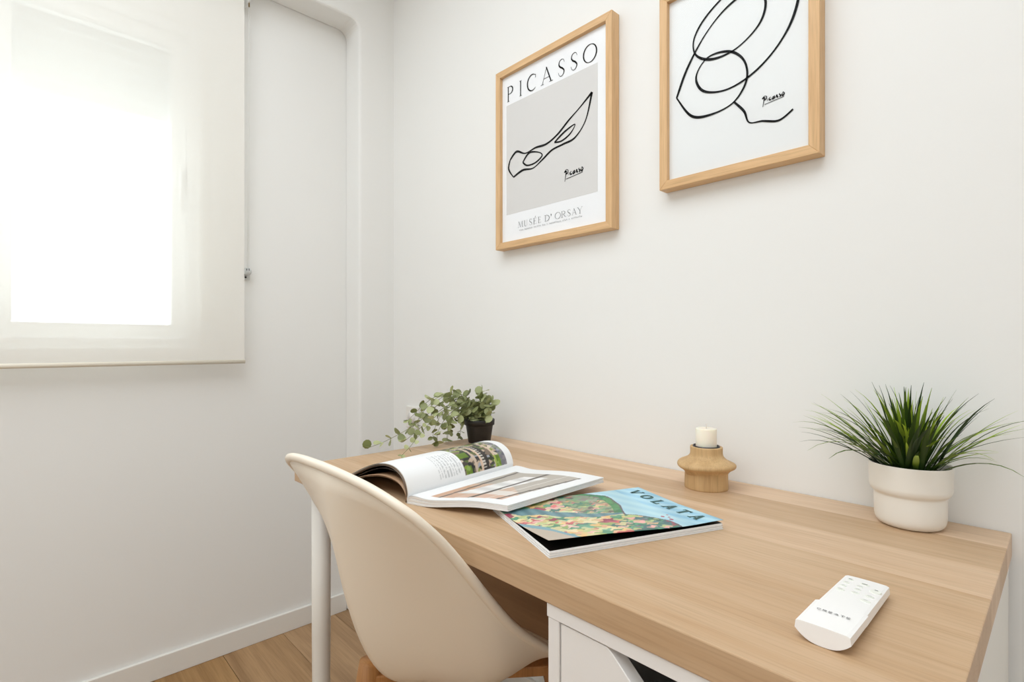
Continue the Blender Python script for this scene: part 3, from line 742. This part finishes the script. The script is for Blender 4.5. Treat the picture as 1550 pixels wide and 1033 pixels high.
for k in range(nl):
    f0, f1 = k / nl, (k + .93) / nl; off = [.0, .006, .002, .007, .001][k]
    rows_b, rows_t = [], []
    for i in range(25):
        s_ = i / 24 * (1 - off); rb_, rt_ = [], []
        for j in range(13):
            t_ = off * .6 + j / 12 * (1 - off * 1.2); tt = t_ - .018 * math.sin(math.pi * s_) * (1 - t_)
            q = pg(s_, tt); zb_, zt_ = bottomz(s_, t_), topz(s_, t_) - .0003
            rb_.append((*q, zb_ + (zt_ - zb_) * f0)); rt_.append((*q, zb_ + (zt_ - zb_) * f1))
        rows_b.append(rb_); rows_t.append(rt_)
    g.grid(rows_t, True); g.grid(rows_b, True)
    per_b = rows_b[0] + [r[-1] for r in rows_b[1:]] + rows_b[-1][-2::-1] + [r[0] for r in rows_b[-2:0:-1]]
    per_t = rows_t[0] + [r[-1] for r in rows_t[1:]] + rows_t[-1][-2::-1] + [r[0] for r in rows_t[-2:0:-1]]
    g.grid([per_b, per_t], False, True)
g.build('page_block', M['paper'], mo_)
# curled left half: profile away from the spine (distance, height)
PROF = [(-.001, .006), (-.003, .022), (.006, .042), (.022, .054), (.045, .060), (.08, .058), (.12, .047), (.16, .031), (.20, .013), (.222, .003)]
LOWP = [(0.001, .006), (.006, .018), (.02, .030), (.045, .036), (.08, .036), (.12, .029), (.16, .018), (.20, .006), (.222, .002)]
ax = QD - QA; axn = ax / np.linalg.norm(ax); px_ = np.array([-axn[1], axn[0]])
if px_[0] > 0: px_ = -px_
px_ = px_ * .92 + np.array([-.0, .06]); px_ /= np.linalg.norm(px_)
def roll(prof, h=0.0, n=12): return [(a_, b_ + h) for a_, b_ in crom(prof, n)]
pr = np.array(roll(PROF)); n1 = len(pr); n2 = 150
seg = np.r_[0, np.cumsum(np.hypot(*np.diff(pr, axis=0).T))]; al = seg / seg[-1]
col = np.zeros((n1, n2, 3)) + [240, 241, 242]
Ug, Vg = np.meshgrid(al, np.linspace(0, 1, n2), indexing='ij')
def rpt(a_, h_, t_): q = QA + ax * t_ + px_ * a_; return (q[0], q[1], DT + h_)
ph = (Vg > .49) & (Vg < .93) & (Ug > .055)
rs = np.random.default_rng(12); pv = rs.random((1100, 2)); dd = ((Ug[..., None] - pv[:, 0]) * 1.6) ** 2 + (Vg[..., None] - pv[:, 1]) ** 2; iv = dd.argmin(-1)
palp = np.array([[40, 40, 44], [62, 60, 58], [86, 100, 48], [132, 150, 60], [46, 58, 34], [190, 168, 146], [120, 104, 90], [160, 162, 172], [30, 30, 34], [104, 122, 54], [210, 196, 178], [70, 62, 58]])
pc = palp[rs.integers(0, len(palp), 1100)][iv].astype(float)
for (c0, w, cc) in ((.66, .014, [214, 186, 162]), (.80, .012, [206, 184, 160]), (.70, .03, [52, 46, 44]), (.60, .012, [198, 178, 158])):
    cur = np.abs(Vg - (c0 + .02 * np.sin(Ug * 9))) < w; m_ = cur & (Ug < .34); pc[m_] = cc
lad = (np.abs(Vg - .70) < .016) & (np.sin(Ug * 260) > .2); pc[lad] = [206, 200, 190]
pc = np.where((Vg > .87)[..., None], pc * .4 + np.array([150, 152, 168]) * .6, pc)
gr = (np.abs(Vg - .535) < .03) & (np.abs(Ug - .09) < .03) | (np.abs(Vg - .84) < .03) & (np.abs(Ug - .1) < .05) | (np.abs(Vg - .54) < .05) & (np.abs(Ug - .22) < .03); pc[gr] = (np.array([112, 140, 50]) + (pc - 90) * .35)[gr]
col[ph] = pc[ph]
tx = (Vg > .27) & (Vg < .47) & (Ug > .075) & (Ug < .30); tl = (np.sin(Vg * 2 * math.pi * 26 * 4.2) > .1)
wd = np.random.default_rng(2).random((n1, n2)) > .25
col[tx & tl & wd] = [198, 200, 202]
Pg = [[rpt(a_, h_, v_) for v_ in np.linspace(0, 1, n2)] for a_, h_ in pr]
lp = printed('curled_page', Pg, col, mo_)
# stack of pages under the curled one, and the looser sheets below; shade inside the curl is put into their colours
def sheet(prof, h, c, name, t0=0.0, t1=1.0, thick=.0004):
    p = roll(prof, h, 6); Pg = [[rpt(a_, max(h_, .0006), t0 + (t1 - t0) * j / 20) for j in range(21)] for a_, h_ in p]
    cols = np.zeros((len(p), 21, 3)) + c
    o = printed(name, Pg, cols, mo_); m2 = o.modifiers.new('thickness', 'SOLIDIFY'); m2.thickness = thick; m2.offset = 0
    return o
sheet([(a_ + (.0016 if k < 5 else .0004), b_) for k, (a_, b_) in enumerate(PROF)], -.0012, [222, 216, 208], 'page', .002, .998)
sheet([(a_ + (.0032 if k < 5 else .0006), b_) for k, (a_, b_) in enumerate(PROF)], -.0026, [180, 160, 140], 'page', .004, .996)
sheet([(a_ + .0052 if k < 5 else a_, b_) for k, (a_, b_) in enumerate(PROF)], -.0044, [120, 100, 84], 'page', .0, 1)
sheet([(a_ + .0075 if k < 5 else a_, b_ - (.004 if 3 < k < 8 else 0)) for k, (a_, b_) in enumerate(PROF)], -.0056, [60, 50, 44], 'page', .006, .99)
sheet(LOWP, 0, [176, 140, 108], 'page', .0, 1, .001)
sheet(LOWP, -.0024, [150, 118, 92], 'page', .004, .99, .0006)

# ------------------------------------------------------------ candle holder and candle
hc = (-.484, .976, DT)
ho = thing('candle_holder', 'turned wooden candle holder with a wide flange at its waist', 'candle holder', hc)
prof = [(.0385, 0), (.0400, .002), (.0396, .026), (.0405, .031), (.0455, .0365), (.0520, .0405), (.0540, .0445), (.0520, .0490), (.0450, .0525), (.0370, .0565), (.0315, .0620), (.0298, .0680), (.0298, .0780), (.0285, .0795), (.0255, .0795), (.0250, .0780), (.0250, .0700)]
p2 = crom(prof, 3)
g = G(); vs = []; n = 56
hn = random.Random(4); ph1 = [hn.uniform(0, 6.3) for _ in range(6)]
for r, z in p2:
    for k in range(n):
        a = 2 * math.pi * k / n; w_ = 1 + .010 * math.sin(3 * a + ph1[0]) + .005 * math.sin(7 * a + ph1[1] + z * 60)
        wz = .0012 * math.sin(2 * a + ph1[2]) * (1 if .03 < z < .07 else 0)
        vs.append((hc[0] + r * w_ * math.cos(a), hc[1] + r * w_ * math.sin(a), hc[2] + z + wz))
m_ = len(p2); fs = [(i * n + k, i * n + (k + 1) % n, (i + 1) * n + (k + 1) % n, (i + 1) * n + k) for i in range(m_ - 1) for k in range(n)]
fs += [tuple(range(n))[::-1], tuple((m_ - 1) * n + k for k in range(n))]
g.add(vs, fs, True); g.build('body', M['holder'], ho)
g = G(); g.lathe(hc, [(.0248, .0702), (.0248, .0812), (.0238, .0812), (.0238, .0712), (.001, .0712)], 36, False); g.build('metal_cup', M['tin'], ho)
ca = thing('candle', 'short cream pillar candle standing in the wooden holder', 'candle', (hc[0], hc[1], DT + .0714))
g = G(); g.lathe((hc[0], hc[1], DT), [(.0190, .0714), (.0195, .073), (.0195, .1125), (.0188, .1142), (.016, .1146), (.004, .1136), (.0005, .1134)], 36); g.build('wax', M['wax'], ca)
g = G(); g.tube([(hc[0], hc[1], DT + .113), (hc[0] + .0005, hc[1], DT + .119), (hc[0] - .0005, hc[1], DT + .123)], .0009, 6); g.build('wick', M['wick'], ca)

# ------------------------------------------------------------ grass plant in a stepped pot
pc_ = (-.169, 1.002, DT)
gp = thing('potted_plant', 'spiky green grass in a stepped warm-white pot at the right end of the desk', 'plant', pc_)
prof = crom([(.030, 0), (.038, .0012), (.0430, .006), (.0452, .014), (.0458, .03), (.0458, .044), (.0464, .0485), (.050, .0525), (.0520, .0575), (.0525, .064), (.0527, .092), (.0521, .0937), (.0508, .0937), (.0500, .092), (.0497, .08)], 4)
G().lathe(pc_, prof, 64).build('pot', M['ceramic'], gp)
g = G(); g.lathe((pc_[0], pc_[1], DT + .078), [(.0490, 0), (.0485, .004), (.03, .006), (.001, .007)], 32, False); g.build('soil', M['soil'], gp)
br = random.Random(21)
def blade(az, lean, length, droop, w, base):
    pts = []; p = Vector(base); e = R(lean); n = 9; step = length / n
    for i in range(n + 1):
        pts.append(p.copy()); f = i / n; el = e - droop * f * f
        dirv = Vector((math.cos(az) * math.cos(el), math.sin(az) * math.cos(el), math.sin(el)))
        p = p + dirv * step
    return pts
nbld = 0; tries = 0
while nbld < 185 and tries < 3000:
    tries += 1
    az = br.uniform(0, 2 * math.pi)
    if math.sin(az) > .2 and br.random() < .75: continue
    u = br.random(); lean = 88 - 62 * u ** 1.1 + br.uniform(-8, 8)
    length = br.uniform(.07, .14) + .03 * u
    droop = br.uniform(.25, 1.0) * (.5 + u)
    rb_ = br.uniform(.004, .044) * (.35 + .65 * u)
    ba = az + br.uniform(-.5, .5)
    base = (pc_[0] + rb_ * math.cos(ba), pc_[1] + rb_ * math.sin(ba), DT + .081)
    pts = blade(az, lean, length, droop, 0, base)
    if max(p.y for p in pts) > YB - .004: continue
    bad = any(p.z < DT + .0955 and (Vector((p.x, p.y)) - Vector(pc_[:2])).length > .046 for p in pts)
    if bad or min(p.z for p in pts[3:]) < DT + .10: continue
    w0 = br.uniform(.0018, .0040)
    side = Vector((-math.sin(az), math.cos(az), 0)); vs = []; al_ = []
    for i, p in enumerate(pts):
        f = i / (len(pts) - 1); w = w0 * (.55 + 1.1 * f if f < .4 else (1 - ((f - .4) / .6) ** 1.6)) * (1 if f < .4 else 1.0)
        w = max(w, .0002)
        nrm = Vector((0, 0, 1)) if i == 0 else (pts[i] - pts[i - 1]).cross(side).normalized()
        vs += [p + side * w, p - nrm * w * .35, p - side * w]; al_ += [f] * 3
    fs = []
    for i in range(len(pts) - 1):
        fs += [(3 * i, 3 * i + 1, 3 * i + 4, 3 * i + 3), (3 * i + 1, 3 * i + 2, 3 * i + 5, 3 * i + 4)]
    g = G(); g.add(vs, fs, True); o = g.build('blade', M['grass'], gp)
    at = o.data.attributes.new('along', 'FLOAT', 'POINT'); at.data.foreach_set('value', al_)
    nbld += 1

# ------------------------------------------------------------ trailing plant in a black pot
tp = (-1.152, .962, DT)
tpl = thing('trailing_plant', 'sage-green trailing plant in a small black pot at the far end of the desk', 'plant', tp)
pr_ = [(.030, 0), (.0315, .002), (.0385, .048), (.0392, .050), (.0425, .050), (.0435, .064), (.0425, .0655), (.0405, .0655), (.039, .058)]
G().lathe(tp, pr_, 40).build('pot', M['dark'], tpl)
g = G(); g.lathe((tp[0], tp[1], DT + .056), [(.0385, 0), (.03, .004), (.001, .006)], 24, False); g.build('soil', M['soil'], tpl)
lm = []
for v in range(3):
    k = 10; vs = [(0, 0, 0)]; fs = []
    for i in range(k):
        a = 2 * math.pi * i / k; l = .5 - .5 * math.cos(a); x_ = l; y_ = .50 * math.sin(a) * (1 - .15 * v * math.cos(a))
        vs.append((x_, y_, -.28 * (y_ ** 2) * 1.2 + .10 * l * l * (v - 1)))
    vs.append((.5, 0, -.04 + .02 * v)); c_ = len(vs) - 1
    fs = [(1 + i, 1 + (i + 1) % k, c_) for i in range(k)]
    me = bpy.data.meshes.new('leaf'); me.from_pydata(vs[1:], [], [tuple(q - 1 for q in f) for f in fs]); me.materials.append(M['sage'])
    me.polygons.foreach_set('use_smooth', [True] * len(fs)); lm.append(me)
lr = random.Random(5); nleaf = 0
def leaf(p, d, size, nrm=None):
    global nleaf
    if nleaf >= 296: return
    d = Vector(d).normalized(); up = Vector(nrm) if nrm else Vector((lr.uniform(-.6, .6), lr.uniform(-.9, .2), lr.uniform(.2, 1)))
    y_ = up.cross(d).normalized(); z_ = d.cross(y_)
    tipp = Vector(p) + d * size
    if min(tipp.z, p[2]) - size * .3 < DT - .001 or min(tipp.z, p[2]) < DT + .0015: return
    if tipp.y > YB - .004: return
    o = bpy.data.objects.new('leaf', lr.choice(lm)); COL.objects.link(o); o.parent = tpl
    m3 = Matrix((d, y_, z_)).transposed().to_4x4(); o.matrix_local = Matrix.Translation(Vector(p) - Vector(tp)) @ m3 @ Matrix.Diagonal((size, size, size, 1)); nleaf += 1
def strand(pts, nn, size0, size1, first=.12):
    p = [Vector(q) for q in crom(pts, 7)]; L_ = [0]
    for a, b in zip(p, p[1:]): L_.append(L_[-1] + (b - a).length)
    g = G(); g.tube(p, [.0010 - .0005 * i / len(p) for i in range(len(p))], 5); g.build('stem', M['stem'], tpl)
    for k in range(nn):
        f = first + (1 - first) * k / max(1, nn - 1); s = f * L_[-1]
        i = max(j for j in range(len(L_) - 1) if L_[j] <= s) if s < L_[-1] else len(L_) - 2
        q = p[i].lerp(p[i + 1], (s - L_[i]) / max(1e-6, L_[i + 1] - L_[i])); t = (p[i + 1] - p[i]).normalized()
        a = lr.uniform(0, math.pi) if k % 2 else lr.uniform(0, math.pi) + 1.57
        e1 = t.cross(Vector((.2, .3, 1))).normalized(); e2 = t.cross(e1)
        sd = e1 * math.cos(a) + e2 * math.sin(a); sz = size0 + (size1 - size0) * f
        for sgn in (1, -1):
            leaf(q, sd * sgn + t * lr.uniform(.2, .7), sz * lr.uniform(.8, 1.15))
    leaf(p[-1], (p[-1] - p[-2]) + Vector((0, 0, .002)), size1 * .8)
bz_ = DT + .06
def T0(dx=0, dy=0): return (tp[0] + dx, tp[1] + dy, bz_)
strand([T0(-.01, -.01), (-1.175, .93, .865), (-1.185, .86, .855), (-1.195, .78, .80), (-1.205, .70, .765), (-1.212, .655, .752)], 13, 0.0238, 0.0225)
strand([T0(-.01, -.02), (-1.16, .91, .85), (-1.155, .83, .83), (-1.135, .76, .79), (-1.115, .71, .76), (-1.105, .68, .744)], 11, 0.0225, 0.0112)
strand([T0(-.02, -.01), (-1.19, .92, .85), (-1.205, .85, .82), (-1.215, .80, .78), (-1.222, .765, .755)], 9, 0.0238, 0.0213)
strand([T0(-.02, 0), (-1.20, .93, .855), (-1.215, .88, .82), (-1.225, .86, .775), (-1.228, .855, .75)], 9, 0.0225, 0.0175)
strand([T0(0, -.02), (-1.155, .91, .84), (-1.16, .86, .82), (-1.165, .83, .78), (-1.165, .825, .752)], 8, 0.0225, 0.0200)
strand([T0(0, -.02), (-1.165, .90, .83), (-1.175, .875, .79), (-1.178, .87, .75)], 7, 0.0225, 0.0175)
strand([T0(-.02, -.02), (-1.185, .90, .81), (-1.195, .885, .78), (-1.198, .882, .748)], 6, 0.0213, 0.0163)
strand([T0(-.03, -.01), (-1.195, .94, .81), (-1.202, .935, .77), (-1.204, .933, .748)], 6, 0.0213, 0.0150)
strand([T0(-.02, .0), (-1.19, .92, .86), (-1.2, .86, .87), (-1.2, .81, .85), (-1.21, .765, .81)], 9, 0.0225, 0.0200)
strand([T0(-.01, -.02), (-1.17, .91, .87), (-1.175, .85, .875), (-1.18, .80, .84), (-1.185, .77, .80)], 9, 0.0225, 0.0200)
strand([T0(-.02, .01), (-1.185, .94, .86), (-1.2, .9, .87), (-1.215, .86, .855)], 6, 0.0225, 0.0200)
strand([T0(.01, -.02), (-1.14, .92, .83), (-1.145, .88, .815), (-1.15, .85, .79)], 6, 0.0225, 0.0200)
for (dx, dy, h, n_) in [(.008, 0, .155, 7), (.016, -.008, .135, 6), (.026, .0, .12, 6), (0, -.015, .115, 5), (.02, .016, .125, 6), (-.012, .008, .105, 5), (.034, -.006, .09, 4), (.01, -.026, .09, 4), (-.026, -.018, .095, 4), (.0, .02, .12, 5)]:
    strand([T0(dx * .3, dy * .3), (tp[0] + dx * .8, tp[1] + dy * .8, DT + .06 + (h - .06) * .5), (tp[0] + dx * 1.3, tp[1] + dy * 1.3, DT + h - .01)], n_, .027, .024, .25)

# ------------------------------------------------------------ remote control
rc = thing('remote_control', 'white remote control with a thick battery end lying near the front right of the desk', 'remote', (-.159, .625, DT))
ang = R(0.0)
def rbody(y0, y1, w0, w1, z0, zt0, zt1, name, m, parent, belly=.35, ny=10, nx=16, endround=True):
    rows_ = []
    for i in range(ny + 1):
        f = i / ny; y_ = y0 + (y1 - y0) * f; w = w0 + (w1 - w0) * f; zt_ = zt0 + (zt1 - zt0) * f; row_ = []
        for k in range(nx + 1):                       # lower curved belly
            u_ = -1 + 2 * k / nx; row_.append((-.159 + u_ * w / 2, y_, z0 + (zt_ - z0) * belly * abs(u_) ** 2.6))
        for k in range(nx + 1):                       # flat upper face, slightly crowned
            u_ = 1 - 2 * k / nx; row_.append((-.159 + u_ * (w / 2 - .0008), y_, zt_ - .0006 * u_ * u_ - (.0009 if k in (0, nx) else 0)))
        rows_.append(row_)
    g = G(); g.grid(rows_, False, True); n_ = len(rows_[0]); m0 = 0
    g.f.append(tuple(range(n_))); g.sm.append(False); g.f.append(tuple(ny * n_ + q for q in range(n_))[::-1]); g.sm.append(False)
    o = g.build(name, m, parent)
    return o
up = rbody(.6075, .705, .0440, .0430, DT + .0008, DT + .0165, DT + .0140, 'upper_body', M['remote'], rc)
lo = rbody(.550, .6085, .0465, .0475, DT + .0004, DT + .0185, DT + .0178, 'battery_end', M['remote'], rc, belly=.55)
def rz(y_): return DT + .0165 + (.0140 - .0165) * (y_ - .6075) / (.705 - .6075)
for (dx, y_, rx, ry) in [(-.0125, .692, .0032, .0032), (.002, .688, .0045, .0028), (-.0135, .680, .003, .0026), (.0145, .676, .0055, .0055), (-.0005, .678, .0035, .0022), (-.0135, .668, .0034, .0026), (0, .668, .0034, .0026), (.0005, .657, .0038, .0030), (-.013, .655, .0044, .0034), (.013, .658, .0042, .0030), (.0125, .643, .0050, .0034)]:
    g = G(); z = rz(y_); n_ = 16
    vs = [(-.159 + dx + rx * math.cos(2 * math.pi * k / n_), y_ + ry * math.sin(2 * math.pi * k / n_), z - .001) for k in range(n_)] + [(-.159 + dx + rx * .93 * math.cos(2 * math.pi * k / n_), y_ + ry * .93 * math.sin(2 * math.pi * k / n_), z + .0006) for k in range(n_)]
    g.add(vs, [(k, (k + 1) % n_, (k + 1) % n_ + n_, k + n_) for k in range(n_)] + [tuple(range(n_, 2 * n_)), tuple(range(n_))[::-1]])
    bt = g.build('button', M['remote_btn'], up)
def flat(g, pts, w, z, m_=None):
    n_ = len(pts); vs = []
    for i, (x_, y_) in enumerate(pts):
        x0_, y0_ = pts[max(i - 1, 0)]; x1_, y1_ = pts[min(i + 1, n_ - 1)]; dx, dy = x1_ - x0_, y1_ - y0_; l = math.hypot(dx, dy) or 1
        vs += [(x_ - dy / l * w / 2, y_ + dx / l * w / 2, z), (x_ + dy / l * w / 2, y_ - dx / l * w / 2, z)]
    g.add(vs, [(2 * i, 2 * i + 1, 2 * i + 3, 2 * i + 2) for i in range(n_ - 1)])
g = G()
for (dx, y_, w, h) in [(-.0125, .692, .0034, .0012), (.002, .688, .005, .0012), (.0145, .679, .0032, .0011)]:
    flat(g, [(-.159 + dx - w / 2, y_), (-.159 + dx + w / 2, y_)], h, rz(y_) + .0009)
g.build('button_marks', M['ink_grey'], up)
g = G()
for (dx, y_, w, h) in [(-.0135, .680, .003, .0007), (-.0005, .6785, .0045, .0007), (-.0135, .668, .003, .0007), (0, .668, .0035, .0007), (-.013, .6555, .004, .0007), (.0005, .657, .004, .0007), (.013, .6585, .004, .0007), (.0125, .644, .0035, .0007)]:
    flat(g, [(-.159 + dx - w / 2, y_), (-.159 + dx + w / 2, y_)], h, rz(y_) + .0009)
g.build('button_marks', M['ink_light'], up)
LS = {'C': [[(.9, .85), (.5, 1), (.12, .75), (.12, .25), (.5, 0), (.9, .15)]], 'R': [[(.1, 0), (.1, 1), (.7, 1), (.85, .75), (.7, .5), (.1, .5)], [(.5, .5), (.9, 0)]],
      'E': [[(.85, 1), (.12, 1), (.12, 0), (.85, 0)], [(.12, .5), (.75, .5)]], 'A': [[(.05, 0), (.5, 1), (.95, 0)], [(.2, .35), (.8, .35)]], 'T': [[(.05, 1), (.95, 1)], [(.5, 1), (.5, 0)]]}
g = G(); wl_ = .0044
for k, ch in enumerate('CREATE'):
    for st in LS[ch]: flat(g, [(-.159 - .0145 + k * .0050 + a * wl_ * .9, .5835 + b * .0026) for a, b in st], .0008, DT + .0190)
g.build('logo_lettering', M['ink_grey'], lo)
rc.location = (-.1552, .611, DT)
